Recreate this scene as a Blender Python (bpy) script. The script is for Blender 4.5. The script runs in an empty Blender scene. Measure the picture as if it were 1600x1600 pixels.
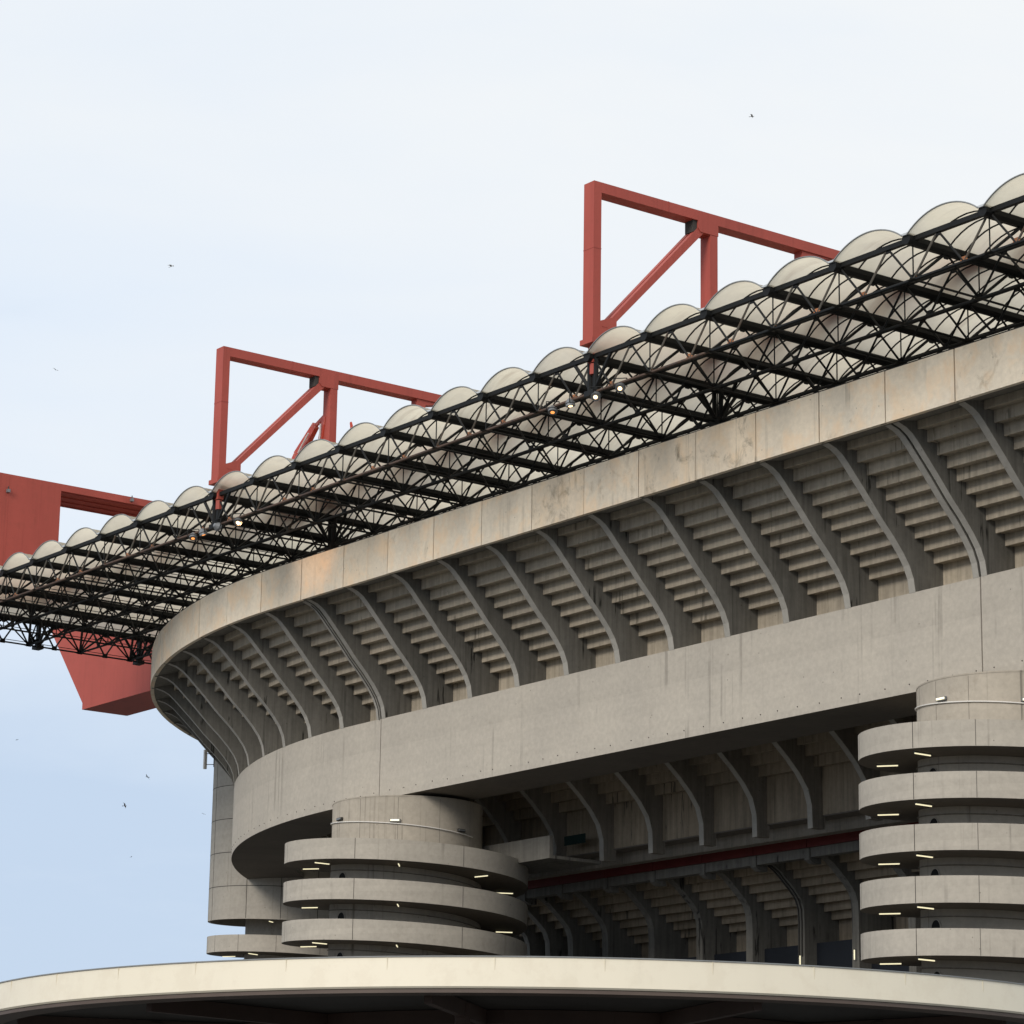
import bpy, math, random
from mathutils import Vector, Matrix
random.seed(7)
S = bpy.context.scene
COL = S.collection
GZ = -1.7                                   # ground level (the eye is at z = 0)

# ------------------------------------------------------------------ camera
F_PX, PITCH, ROLL, YAW = 4651.8, 0.24998, 0.0158, 0.64168
rt = Vector((math.sin(YAW), math.cos(YAW), 0)); fw = Vector((-math.cos(YAW), math.sin(YAW), 0)); up = Vector((0, 0, 1))
Fd = fw*math.cos(PITCH)+up*math.sin(PITCH); Ud = -fw*math.sin(PITCH)+up*math.cos(PITCH)
cx_ = rt*math.cos(ROLL)+Ud*math.sin(ROLL); cy_ = -rt*math.sin(ROLL)+Ud*math.cos(ROLL)
cam = bpy.data.cameras.new('camera'); camo = bpy.data.objects.new('camera', cam); COL.objects.link(camo)
M = Matrix((cx_, cy_, -Fd)).transposed().to_4x4(); camo.matrix_world = M
cam.lens = F_PX/1600*36; cam.sensor_width = 36; cam.clip_start = .5; cam.clip_end = 6000
S.camera = camo
S.view_settings.view_transform = 'Standard'; S.view_settings.look = 'None'; S.view_settings.exposure = .08; S.view_settings.gamma = 1

# ------------------------------------------------------------------ light
SUN_AZ = Vector((.34, -.94)); SUN_EL = 28
w = bpy.data.worlds.new('World'); S.world = w; w.use_nodes = True
N = w.node_tree.nodes; L = w.node_tree.links
bg = N['Background']; bg.inputs[1].default_value = .1
sky = N.new('ShaderNodeTexSky'); sky.sky_type = 'NISHITA'; sky.sun_disc = False
sky.sun_elevation = math.radians(SUN_EL); sky.sun_rotation = math.atan2(SUN_AZ.x, SUN_AZ.y)
sky.air_density = 1.0; sky.dust_density = 2.5
tc = N.new('ShaderNodeTexCoord'); sep = N.new('ShaderNodeSeparateXYZ'); L.new(tc.outputs['Generated'], sep.inputs[0])
mp = N.new('ShaderNodeMapping'); mp.inputs['Scale'].default_value = (1.6, 1.6, 5.5); L.new(tc.outputs['Generated'], mp.inputs[0])
nz = N.new('ShaderNodeTexNoise'); nz.inputs['Scale'].default_value = 2.3; nz.inputs['Detail'].default_value = 7; nz.inputs['Roughness'].default_value = .52
nz.inputs['Distortion'].default_value = .35
L.new(mp.outputs[0], nz.inputs[0])
mr = N.new('ShaderNodeMapRange'); mr.interpolation_type = 'SMOOTHSTEP'
mr.inputs[1].default_value = .06; mr.inputs[2].default_value = .43; L.new(sep.outputs[2], mr.inputs[0])
# thin veil of cloud: thicker away from the horizon, broken up by noise
ad = N.new('ShaderNodeMath'); ad.operation = 'MULTIPLY_ADD'; ad.inputs[1].default_value = 1.0; ad.inputs[2].default_value = -.5
L.new(nz.outputs[0], ad.inputs[0])
a2 = N.new('ShaderNodeMath'); a2.operation = 'ADD'; a2.use_clamp = True
dt = N.new('ShaderNodeVectorMath'); dt.operation = 'DOT_PRODUCT'; dt.inputs[1].default_value = tuple(rt); L.new(tc.outputs['Generated'], dt.inputs[0])
az = N.new('ShaderNodeMath'); az.operation = 'MULTIPLY_ADD'; az.inputs[1].default_value = .55; L.new(dt.outputs['Value'], az.inputs[0]); L.new(mr.outputs[0], az.inputs[2])
L.new(ad.outputs[0], a2.inputs[0]); L.new(az.outputs[0], a2.inputs[1])
ramp = N.new('ShaderNodeValToRGB'); L.new(a2.outputs[0], ramp.inputs[0])
ramp.color_ramp.elements[0].position = 0; ramp.color_ramp.elements[0].color = (.56, .68, .85, 1)
ramp.color_ramp.elements[1].position = 1; ramp.color_ramp.elements[1].color = (.905, .93, .945, 1)
e = ramp.color_ramp.elements.new(.45); e.color = (.78, .86, .96, 1)
sc = N.new('ShaderNodeVectorMath'); sc.operation = 'SCALE'; sc.inputs['Scale'].default_value = 9.9; L.new(ramp.outputs[0], sc.inputs[0])
mx = N.new('ShaderNodeMix'); mx.data_type = 'RGBA'; mx.inputs['Factor'].default_value = .93
L.new(sky.outputs[0], mx.inputs['A']); L.new(sc.outputs[0], mx.inputs['B']); L.new(mx.outputs['Result'], bg.inputs[0])
sun = bpy.data.lights.new('sun', 'SUN'); sun.energy = 2.0; sun.angle = math.radians(22); sun.color = (1, .91, .80)
so = bpy.data.objects.new('sun', sun); COL.objects.link(so)
sd = Vector((SUN_AZ.x*math.cos(math.radians(SUN_EL)), SUN_AZ.y*math.cos(math.radians(SUN_EL)), math.sin(math.radians(SUN_EL))))
so.rotation_euler = sd.to_track_quat('Z', 'Y').to_euler()

# ------------------------------------------------------------------ materials
def newmat(name):
    m = bpy.data.materials.new(name); m.use_nodes = True
    return m, m.node_tree.nodes, m.node_tree.links, m.node_tree.nodes['Principled BSDF']
def noise(n, l, src, scale, sc3=(1, 1, 1), detail=5, rough=.55, dist=0):
    mp = n.new('ShaderNodeMapping'); mp.inputs['Scale'].default_value = sc3; l.new(src, mp.inputs[0])
    t = n.new('ShaderNodeTexNoise'); t.inputs['Scale'].default_value = scale; t.inputs['Detail'].default_value = detail
    t.inputs['Roughness'].default_value = rough; t.inputs['Distortion'].default_value = dist
    l.new(mp.outputs[0], t.inputs[0]); return t.outputs[0]
def mrange(n, l, src, a, b, c, d):
    t = n.new('ShaderNodeMapRange'); t.inputs[1].default_value = a; t.inputs[2].default_value = b
    t.inputs[3].default_value = c; t.inputs[4].default_value = d; l.new(src, t.inputs[0]); return t.outputs[0]
def mulc(n, l, col, fac_val):            # colour * value
    t = n.new('ShaderNodeVectorMath'); t.operation = 'SCALE'; l.new(col, t.inputs[0]); l.new(fac_val, t.inputs['Scale']); return t.outputs[0]
def mixc(n, l, a, b, f):
    t = n.new('ShaderNodeMix'); t.data_type = 'RGBA'
    if isinstance(a, tuple): t.inputs['A'].default_value = (*a, 1)
    else: l.new(a, t.inputs['A'])
    if isinstance(b, tuple): t.inputs['B'].default_value = (*b, 1)
    else: l.new(b, t.inputs['B'])
    if isinstance(f, float): t.inputs['Factor'].default_value = f
    else: l.new(f, t.inputs['Factor'])
    return t.outputs['Result']
def concrete(name, c1, c2, streak=.5, blot=.4, stain=(.17, .13, .09), boards=0, vary=.12, dirt=0., soot=0., patch=None, bm_lo=.5):
    m, n, l, p = newmat(name)
    g = n.new('ShaderNodeNewGeometry'); pos = g.outputs['Position']
    big = noise(n, l, pos, .25, (1, 1, 1), 4); fine = noise(n, l, pos, 3.2, (1, 1, 1), 6, .65)
    col = mixc(n, l, c1, c2, mrange(n, l, big, .3, .7, 0, 1))
    col = mulc(n, l, col, mrange(n, l, fine, .25, .75, .88, 1.10))
    oi = n.new('ShaderNodeObjectInfo')
    col = mulc(n, l, col, mrange(n, l, oi.outputs['Random'], 0, 1, 1-vary, 1+vary*.6))
    # water runs: thin in plan, long in height
    st = noise(n, l, pos, 1.0, (2.6, 2.6, .045), 5, .62)
    st2 = noise(n, l, pos, 1.0, (.35, .35, .25), 3)
    f1 = mrange(n, l, st, .57, .68, 0, 1); f2 = mrange(n, l, st2, .46, .58, 0, 1)
    mm = n.new('ShaderNodeMath'); mm.operation = 'MULTIPLY'; l.new(f1, mm.inputs[0]); l.new(f2, mm.inputs[1])
    m2 = n.new('ShaderNodeMath'); m2.operation = 'MULTIPLY'; m2.inputs[1].default_value = streak; l.new(mm.outputs[0], m2.inputs[0])
    col = mixc(n, l, col, tuple(v*.42 for v in c1), m2.outputs[0])
    bl = noise(n, l, pos, .9, (1, 1, .7), 8, .7, .6); bm = noise(n, l, pos, .13, (1, 1, 1), 2)
    b1 = mrange(n, l, bl, .55, .75, 0, 1); b2 = mrange(n, l, bm, bm_lo, bm_lo+.12, 0, 1)
    m3 = n.new('ShaderNodeMath'); m3.operation = 'MULTIPLY'; l.new(b1, m3.inputs[0]); l.new(b2, m3.inputs[1])
    m4 = n.new('ShaderNodeMath'); m4.operation = 'MULTIPLY'; m4.inputs[1].default_value = blot; l.new(m3.outputs[0], m4.inputs[0])
    col = mixc(n, l, col, stain, m4.outputs[0])
    if patch:
        pn_ = noise(n, l, pos, .75, (1, 1, .8), 5, .6, .4); col = mixc(n, l, col, patch, mrange(n, l, pn_, .48, .66, 0, .55))
    if soot:
        s1 = noise(n, l, pos, 1.0, (3.2, 3.2, .22), 6, .6, .3); s2 = noise(n, l, pos, .33, (1, 1, 1), 2)
        q1 = mrange(n, l, s1, .57, .61, 0, 1); q2 = mrange(n, l, s2, .57, .62, 0, 1)
        qq = n.new('ShaderNodeMath'); qq.operation = 'MULTIPLY'; l.new(q1, qq.inputs[0]); l.new(q2, qq.inputs[1])
        q3 = n.new('ShaderNodeMath'); q3.operation = 'MULTIPLY'; q3.inputs[1].default_value = soot; l.new(qq.outputs[0], q3.inputs[0])
        col = mixc(n, l, col, (.02, .02, .018), q3.outputs[0])
    # pin holes and small chips
    v = n.new('ShaderNodeTexVoronoi'); v.inputs['Scale'].default_value = 1.15; l.new(pos, v.inputs['Vector'])
    pin = mrange(n, l, v.outputs['Distance'], .035, .06, 1, 0)
    m5 = n.new('ShaderNodeMath'); m5.operation = 'MULTIPLY'; m5.inputs[1].default_value = .6; l.new(pin, m5.inputs[0])
    col = mixc(n, l, col, tuple(v_*.3 for v_ in c1), m5.outputs[0])
    if boards:
        # shuttering board marks: faint horizontal lines each 0.16 m
        sp = n.new('ShaderNodeSeparateXYZ'); l.new(pos, sp.inputs[0])
        d = n.new('ShaderNodeMath'); d.operation = 'MULTIPLY'; d.inputs[1].default_value = 1/boards; l.new(sp.outputs[2], d.inputs[0])
        fr = n.new('ShaderNodeMath'); fr.operation = 'FLOOR'; l.new(d.outputs[0], fr.inputs[0])
        wn = n.new('ShaderNodeTexWhiteNoise'); wn.noise_dimensions = '1D'; l.new(fr.outputs[0], wn.inputs['W'])
        col = mulc(n, l, col, mrange(n, l, wn.outputs[0], 0, 1, .955, 1.03))
    if dirt:
        dn = noise(n, l, pos, 1.0, (4, 4, .25), 5, .6)
        col = mulc(n, l, col, mrange(n, l, dn, .35, .7, 1.05, 1-dirt))
    l.new(col, p.inputs['Base Color']); p.inputs['Roughness'].default_value = .9
    p.inputs['Specular IOR Level'].default_value = .25
    b = n.new('ShaderNodeBump'); b.inputs['Strength'].default_value = .25; b.inputs['Distance'].default_value = .03
    l.new(fine, b.inputs['Height']); l.new(b.outputs[0], p.inputs['Normal'])
    return m
def paint(name, c, rough=.5, vary=.1, metal=0, wear=None, wearamt=.6, scale=.8, spec=.4, lo=.52, hi=.7, streak=0):
    m, n, l, p = newmat(name)
    g = n.new('ShaderNodeNewGeometry'); pos = g.outputs['Position']
    a = noise(n, l, pos, scale, (1, 1, .5), 6, .6)
    rgb = n.new('ShaderNodeRGB'); rgb.outputs[0].default_value = (*c, 1)
    col = mulc(n, l, rgb.outputs[0], mrange(n, l, a, .3, .7, 1-vary, 1+vary))
    if wear:
        b = noise(n, l, pos, 1.7, (1, 1, 1), 7, .7)
        f = mrange(n, l, b, lo, hi, 0, wearamt); col = mixc(n, l, col, wear, f)
    if streak:
        t1 = noise(n, l, pos, 1.0, (2.6, 2.6, .13), 6, .65)
        col = mixc(n, l, col, tuple(v*.55 for v in c), mrange(n, l, t1, .52, .72, 0, streak))
    l.new(col, p.inputs['Base Color']); p.inputs['Roughness'].default_value = rough; p.inputs['Metallic'].default_value = metal
    p.inputs['Specular IOR Level'].default_value = spec
    return m
def plain(name, c, rough=.7, emit=0, ecol=None):
    m, n, l, p = newmat(name)
    p.inputs['Base Color'].default_value = (*c, 1); p.inputs['Roughness'].default_value = rough
    if emit:
        p.inputs['Emission Color'].default_value = (*(ecol or c), 1); p.inputs['Emission Strength'].default_value = emit
    return m
C_PAR = concrete('parapet_concrete', (.76, .67, .535), (.64, .585, .49), .55, .75, (.30, .225, .14), vary=.09, patch=(.78, .58, .38), bm_lo=.44)
C_PARD = concrete('soiled_parapet_concrete', (.74, .64, .50), (.56, .50, .41), .9, .9, (.13, .105, .075), vary=.05, patch=(.72, .56, .38), bm_lo=.30, soot=.3)
C_FAS = concrete('fascia_concrete', (.47, .435, .375), (.42, .39, .34), .5, .15, boards=.42, vary=.05)
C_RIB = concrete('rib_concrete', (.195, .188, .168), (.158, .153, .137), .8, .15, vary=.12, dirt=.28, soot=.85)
C_STEP = concrete('step_concrete', (.50, .44, .345), (.40, .355, .285), .5, .4, vary=.07, dirt=.25, soot=.5)
C_TOW = concrete('tower_concrete', (.46, .425, .365), (.40, .37, .32), .6, .3, boards=.33, vary=.06)
C_DRUM = concrete('drum_concrete', (.46, .415, .345), (.38, .345, .29), .95, .7, boards=.33, vary=.05)
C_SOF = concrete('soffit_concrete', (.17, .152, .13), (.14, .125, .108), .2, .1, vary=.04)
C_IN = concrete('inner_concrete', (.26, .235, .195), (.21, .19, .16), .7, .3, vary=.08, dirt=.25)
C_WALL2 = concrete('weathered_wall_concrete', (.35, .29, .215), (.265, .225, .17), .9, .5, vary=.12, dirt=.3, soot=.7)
M_SEAM = plain('dark_joint', (.05, .047, .042), .95)
M_FSEAM = plain('faint_joint', (.15, .14, .125), .95)
M_GAP = plain('deep_gap', (.012, .012, .012), 1)
M_STEEL = paint('black_steel', (.010, .011, .0115), .6, .25, spec=.22)
M_BRACE = paint('weathered_brace', (.10, .092, .078), .55, .3, wear=(.10, .05, .025), wearamt=.7)
M_RUST = paint('rusted_chord', (.085, .05, .033), .6, .4, wear=(.03, .03, .03), wearamt=.9, scale=.4)
M_GUSS = paint('rusty_gusset', (.30, .12, .05), .75, .4)
M_RED = paint('red_paint', (.395, .082, .061), .55, .07, wear=(.33, .075, .054), wearamt=.6, scale=.35, spec=.22, streak=.35)
M_RED2 = paint('darker_red_paint', (.36, .066, .047), .6, .1)
M_REDD = paint('dark_red_paint', (.12, .016, .014), .6, .15)
M_RIM = paint('grey_rim_metal', (.23, .24, .24), .5, .15)
M_FLASH = paint('zinc_flashing', (.50, .53, .55), .4, .1)
M_WHITE = paint('white_pipe_paint', (.72, .70, .66), .5, .06)
M_CREAM = paint('cream_sheet_metal', (.78, .725, .59), .45, .03, scale=.15, wear=(.62, .545, .42), wearamt=.2, lo=.5, hi=.6, streak=.07)
M_CRS = paint('cream_seam', (.68, .62, .48), .5, .05)
M_LIP = paint('brown_lip', (.10, .075, .062), .6, .15)
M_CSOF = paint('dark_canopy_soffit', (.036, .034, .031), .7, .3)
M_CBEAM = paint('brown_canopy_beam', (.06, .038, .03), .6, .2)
M_TUBE = plain('lit_tube', (.8, .76, .6), .4, 1.0, (1, .90, .58))
M_TUBE_DIM = plain('dull_tube', (.62, .60, .5), .4)
M_LENS = plain('lit_lens', (1, .8, .6), .3, 3.5, (1, .66, .34))
M_LENSO = plain('orange_lens', (1, .5, .2), .3, 1.3, (1, .35, .08))
M_HOUS = paint('lamp_housing_metal', (.20, .21, .22), .4, .1, metal=.3)
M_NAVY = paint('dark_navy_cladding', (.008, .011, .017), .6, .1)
M_NET = paint('green_net', (.004, .02, .017), .9, .2)
M_BIRD = paint('bird_feathers', (.03, .026, .022), .9, .1)
M_GULL = paint('pale_bird_feathers', (.45, .45, .43), .9, .1)
def vault_mat():
    m, n, l, p = newmat('translucent_roof_sheet')
    g = n.new('ShaderNodeNewGeometry'); pos = g.outputs['Position']
    a = noise(n, l, pos, .35, (1, 1, 1), 4); b = noise(n, l, pos, 1.2, (1, 1, 1), 5)
    col = mixc(n, l, (.90, .83, .66), (.84, .78, .65), mrange(n, l, a, .3, .7, 0, 1))
    col = mulc(n, l, col, mrange(n, l, b, .3, .7, .94, 1.04))
    oi = n.new('ShaderNodeObjectInfo'); col = mulc(n, l, col, mrange(n, l, oi.outputs['Random'], 0, 1, .9, 1.03))
    d1 = noise(n, l, pos, 1.0, (.25, 2.2, .25), 5, .6); d2 = noise(n, l, pos, .22, (1, 1, 1), 3)
    ml = n.new('ShaderNodeMath'); ml.operation = 'MULTIPLY'; l.new(mrange(n, l, d1, .5, .7, 0, 1), ml.inputs[0]); l.new(mrange(n, l, d2, .45, .6, 0, .5), ml.inputs[1])
    col = mixc(n, l, col, (.50, .42, .33), ml.outputs[0])
    tr = n.new('ShaderNodeBsdfTranslucent'); l.new(col, tr.inputs[0])
    df = n.new('ShaderNodeBsdfDiffuse'); l.new(col, df.inputs[0])
    mxs = n.new('ShaderNodeMixShader'); mxs.inputs[0].default_value = .30
    l.new(tr.outputs[0], mxs.inputs[1]); l.new(df.outputs[0], mxs.inputs[2])
    l.new(mxs.outputs[0], n['Material Output'].inputs[0]); return m
M_VAULT = vault_mat()
def ground_mat():
    m, n, l, p = newmat('asphalt')
    g = n.new('ShaderNodeNewGeometry'); pos = g.outputs['Position']
    a = noise(n, l, pos, .05, (1, 1, 1), 5); b = noise(n, l, pos, 9, (1, 1, 1), 4)
    col = mixc(n, l, (.11, .108, .102), (.085, .083, .08), mrange(n, l, a, .3, .7, 0, 1)); col = mulc(n, l, col, mrange(n, l, b, .3, .7, .85, 1.1))
    l.new(col, p.inputs['Base Color']); p.inputs['Roughness'].default_value = .9; return m
M_GROUND = ground_mat()

# ------------------------------------------------------------------ mesh helpers
class MB:
    def __init__(s): s.v = []; s.f = []; s.m = []
    def add(s, vs, fs, mi=0):
        b = len(s.v); s.v += [tuple(v) for v in vs]
        for f in fs: s.f.append([b+i for i in f]); s.m.append(mi)
        return s
    def box(s, a, b, mi=0):
        x0, y0, z0 = a; x1, y1, z1 = b
        vs = [(x0, y0, z0), (x1, y0, z0), (x1, y1, z0), (x0, y1, z0), (x0, y0, z1), (x1, y0, z1), (x1, y1, z1), (x0, y1, z1)]
        return s.add(vs, [(0, 3, 2, 1), (4, 5, 6, 7), (0, 1, 5, 4), (1, 2, 6, 5), (2, 3, 7, 6), (3, 0, 4, 7)], mi)
    def bar(s, p, q, r, n=6, mi=0, r2=None):
        p = Vector(p); q = Vector(q); d = (q-p)
        if d.length < 1e-6: return s
        d.normalize(); a = Vector((0, 0, 1)) if abs(d.z) < .9 else Vector((1, 0, 0))
        u = d.cross(a).normalized(); v = d.cross(u); vs = []
        ph = math.pi/n
        for c, rr in ((p, r), (q, r2 or r)):
            for k in range(n):
                t = ph+2*math.pi*k/n; vs.append(c+u*math.cos(t)*rr+v*math.sin(t)*rr)
        fs = [(k, (k+1) % n, n+(k+1) % n, n+k) for k in range(n)]+[tuple(range(n-1, -1, -1)), tuple(range(n, 2*n))]
        return s.add(vs, fs, mi)
    def tube(s, pts, r, n=6, mi=0):
        for a, b in zip(pts, pts[1:]): s.bar(a, b, r, n, mi)
        return s
    def prism(s, poly, ex, mi=0):          # poly: 3D points of one face, ex: extrusion vector
        n = len(poly); ex = Vector(ex); vs = [Vector(p) for p in poly]+[Vector(p)+ex for p in poly]
        fs = [tuple(range(n-1, -1, -1)), tuple(range(n, 2*n))]+[(k, (k+1) % n, n+(k+1) % n, n+k) for k in range(n)]
        return s.add(vs, fs, mi)
    def loft(s, rings, closed=True, caps=True, mi=0):
        n = len(rings[0]); vs = [p for r in rings for p in r]; fs = []
        for i in range(len(rings)-1):
            for k in range(n if closed else n-1):
                fs.append((i*n+k, i*n+(k+1) % n, (i+1)*n+(k+1) % n, (i+1)*n+k))
        if caps and closed: fs += [tuple(range(n-1, -1, -1)), tuple((len(rings)-1)*n+k for k in range(n))]
        return s.add(vs, fs, mi)
    def build(s, name, mats, parent=None, smooth=False):
        me = bpy.data.meshes.new(name); me.from_pydata(s.v, [], s.f)
        for m in (mats if isinstance(mats, (list, tuple)) else [mats]): me.materials.append(m)
        for i, p in enumerate(me.polygons): p.material_index = s.m[i]; p.use_smooth = smooth
        import bmesh
        bm = bmesh.new(); bm.from_mesh(me); bmesh.ops.recalc_face_normals(bm, faces=bm.faces); bm.to_mesh(me); bm.free()
        if smooth:
            try: me.set_sharp_from_angle(angle=math.radians(35))
            except Exception: pass
        o = bpy.data.objects.new(name, me); COL.objects.link(o)
        if parent:
            o.parent = parent; o.matrix_parent_inverse = Matrix.Translation(parent.location).inverted() if parent.type == 'EMPTY' else Matrix()
        return o
def tag(o, label=None, cat=None, group=None, kind=None):
    if label: o['label'] = label
    if cat: o['category'] = cat
    if group: o['group'] = group
    if kind: o['kind'] = kind
    return o
def thing(name, loc, label, cat, group=None):
    o = bpy.data.objects.new(name, None); COL.objects.link(o); o.location = loc; o.empty_display_size = .5
    return tag(o, label, cat, group)

# ------------------------------------------------------------------ ground
g = MB().add([(-3000, -3000, GZ), (3000, -3000, GZ), (3000, 3000, GZ), (-3000, 3000, GZ)], [(0, 1, 2, 3)]).build('ground', M_GROUND); tag(g, kind='structure')

# ------------------------------------------------------------------ stadium path
X0, Y0, XC, RC, PAN = -105.5, 102.5, -162.6, 62.0, 4.96
SL = X0-XC
def path(s, off, z):
    if s <= SL: return Vector((X0-s, Y0+off, z))
    a = (s-SL)/RC; r = RC-off
    return Vector((XC-r*math.sin(a), Y0+RC-r*math.cos(a), z))
def nrm(s):      # along-path unit vector (towards larger s)
    if s <= SL: return Vector((-1, 0, 0))
    a = (s-SL)/RC; return Vector((-math.cos(a), math.sin(a), 0))
S_MIN, S_MAX = -8*PAN, 28*PAN
def srange(a, b, step=1.24):
    n = max(1, int(round((b-a)/step))); return [a+(b-a)*i/n for i in range(n+1)]
stad = thing('stadium_stand', path(0, 8, GZ), 'grey concrete football stadium stand with curved ribs under a pale parapet ring', 'stadium')
def sweep(prof, a, b, step=1.24):
    return [[path(s, o, z) for o, z in prof] for s in srange(a, b, step)]

# parapet panels, each with an open joint
for k in range(-8, 28):
    gp = .05 if k in (0, 11, -1, 10) else .032
    a, b = k*PAN+gp, (k+1)*PAN-gp
    dz = random.uniform(-.012, .012); do = random.uniform(-.012, .012)
    prof = [(do, 42.26+dz), (do, 45.0+dz), (.28, 45.0+dz), (.28, 42.26+dz)]
    MB().loft(sweep(prof, a, b, .7)).build('parapet_panel', C_PARD if k in (2, 3, 5) else C_PAR, stad)
MB().loft(sweep([(.12, 42.5), (.12, 44.9), (.26, 44.9), (.26, 42.5)], S_MIN, S_MAX)).build('joint_backing', M_SEAM, stad)
MB().loft(sweep([(.02, 45.02), (.02, 45.07), (.3, 45.07), (.3, 45.02)], S_MIN, S_MAX)).build('coping_strip', M_STEEL, stad)

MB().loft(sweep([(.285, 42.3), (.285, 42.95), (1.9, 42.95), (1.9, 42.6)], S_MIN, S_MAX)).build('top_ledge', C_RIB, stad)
# ribs under the parapet
RIB1 = [(.10, 42.26), (.45, 42.27), (1.0, 42.10), (1.45, 41.83), (1.85, 41.45), (2.25, 41.02), (3.16, 40.05), (4.15, 38.93), (5.05, 38.02), (5.72, 37.25), (6.18, 36.6), (6.47, 35.95), (6.58, 35.3), (6.60, 35.19)]
def rib(s, th, outer, inner, name, mat):
    t = nrm(s); poly = [path(s, o, z)-t*th/2 for o, z in outer+inner]
    return MB().prism(poly, t*th).build(name, mat, stad)
IN1 = [(9.2, 35.19), (9.2, 37.0), (3.0, 42.5), (.4, 42.6)]
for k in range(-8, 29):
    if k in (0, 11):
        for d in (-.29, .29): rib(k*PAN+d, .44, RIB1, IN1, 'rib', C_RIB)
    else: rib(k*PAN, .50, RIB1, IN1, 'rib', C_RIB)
# slightly proud front edge strip on each rib (smoother cast nib, paler)
EDGE = concrete('rib_edge_concrete', (.38, .365, .33), (.32, .31, .28), .3, .1, vary=.08)
for k in range(-8, 29):
    t = nrm(k*PAN)
    for d, th in (((-.29, .40), (.29, .40)) if k in (0, 11) else ((0, .46),)):
        s = k*PAN+d; up_ = [(o-.012, z-.008) for o, z in RIB1[1:]]
        poly = [path(s, o, z)-t*th/2 for o, z in up_]+[path(s, o+.10, z+.02)-t*th/2 for o, z in reversed(up_)]
        MB().prism(poly, t*th).build('rib_nib', EDGE, stad)

# stepped soffit: precast seating units seen from below
def steps(o0, z0, n, do, dz, wall_bottom, top):
    prof = list(top)
    for k in range(n):
        o, z = o0+do*k, z0-dz*k
        prof += [(o, z), (o+.13, z), (o+.13, z+.07), (o+do, z+.07)]
    prof += [(o0+do*n, wall_bottom)]
    back = [(o0+do*n+.35, wall_bottom), (o0+do*n+.35, z0-dz*n+.8), (top[0][0]+.35, top[0][1]+.5)]
    return prof+back
def stepped(name, prof, mat, a=S_MIN, b=S_MAX):
    return MB().loft(sweep(prof, a, b, PAN/2)).build(name, mat, stad)
def bays(name, prof, mat):
    for k in range(-8, 28):
        MB().loft(sweep(prof, k*PAN+.24, (k+1)*PAN-.24, 1.5)).build(name, mat, stad)
bays('stepped_soffit', steps(1.77, 42.14, 10, .689, .577, 35.0, [(1.2, 42.85), (1.77, 42.72)]), C_STEP)
MB().loft(sweep([(8.9, 34.9), (8.9, 38), (9.3, 38), (9.3, 34.9)], S_MIN, S_MAX)).build('lower_back_wall', C_WALL2, stad)
MB().loft(sweep([(2.2, 42.9), (2.2, 43.2), (9.6, 37.6), (9.6, 37.2)], S_MIN, S_MAX)).build('seating_deck', C_IN, stad)

# smooth fascia band with deep soffit; open at the two movement joints
cuts = [S_MIN, 0, 11*PAN, 22*PAN, S_MAX]
for a, b in zip(cuts, cuts[1:]):
    prof = [(6.6, 29.85), (6.6, 35.2), (6.85, 35.2), (6.85, 35.0), (9.6, 35.0), (9.6, 34.7), (7.0, 34.7), (7.0, 30.2), (11.3, 30.2), (11.3, 29.85)]
    fp = MB()
    rg = sweep(prof, a+.045, b-.045, 1.24)
    n = len(prof); fp.loft(rg)
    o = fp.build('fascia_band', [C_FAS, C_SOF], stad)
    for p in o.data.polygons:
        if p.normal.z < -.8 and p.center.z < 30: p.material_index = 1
MB().loft(sweep([(6.9, 29.95), (6.9, 35), (7.0, 35), (7.0, 29.95)], S_MIN, S_MAX)).build('joint_backing', M_GAP, stad)
# small drip outlets along the lower edge
for k in range(-14, 62):
    s = k*PAN/3+.6+random.uniform(-.25, .25)
    if s > S_MAX-40: break
    c = path(s, 6.6, 30.32+random.uniform(-.03, .03)); t = nrm(s); nn = Vector((-t.y, t.x, 0)) if s > SL else Vector((0, -1, 0))
    if s > SL: nn = (path(s, 0, 0)-path(s, 1, 0)).normalized()
    MB().bar(c-nn*.05, c+nn*.03, .034, 8).build('drip_outlet', M_SEAM, stad)

# second tier, back under the fascia
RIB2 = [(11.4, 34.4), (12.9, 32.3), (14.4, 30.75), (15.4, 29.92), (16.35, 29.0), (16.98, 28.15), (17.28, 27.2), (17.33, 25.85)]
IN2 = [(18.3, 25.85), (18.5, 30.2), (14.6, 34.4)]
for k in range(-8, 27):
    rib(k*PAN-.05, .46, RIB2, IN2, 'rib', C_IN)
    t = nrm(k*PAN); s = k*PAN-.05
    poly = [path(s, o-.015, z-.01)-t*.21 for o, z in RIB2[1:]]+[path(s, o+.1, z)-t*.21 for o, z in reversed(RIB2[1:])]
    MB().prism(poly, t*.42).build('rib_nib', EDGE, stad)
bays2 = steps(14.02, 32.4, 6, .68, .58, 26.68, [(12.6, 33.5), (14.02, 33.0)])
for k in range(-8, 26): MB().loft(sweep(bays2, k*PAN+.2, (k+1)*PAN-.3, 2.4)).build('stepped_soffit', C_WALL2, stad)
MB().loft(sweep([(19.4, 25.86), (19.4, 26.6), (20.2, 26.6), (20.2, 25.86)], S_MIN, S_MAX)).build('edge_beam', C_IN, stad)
MB().loft(sweep([(18.1, 26.60), (18.1, 26.67), (21.5, 26.67), (21.5, 26.60)], S_MIN, S_MAX, 2.5)).build('walkway_slab', C_SOF, stad)

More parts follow.
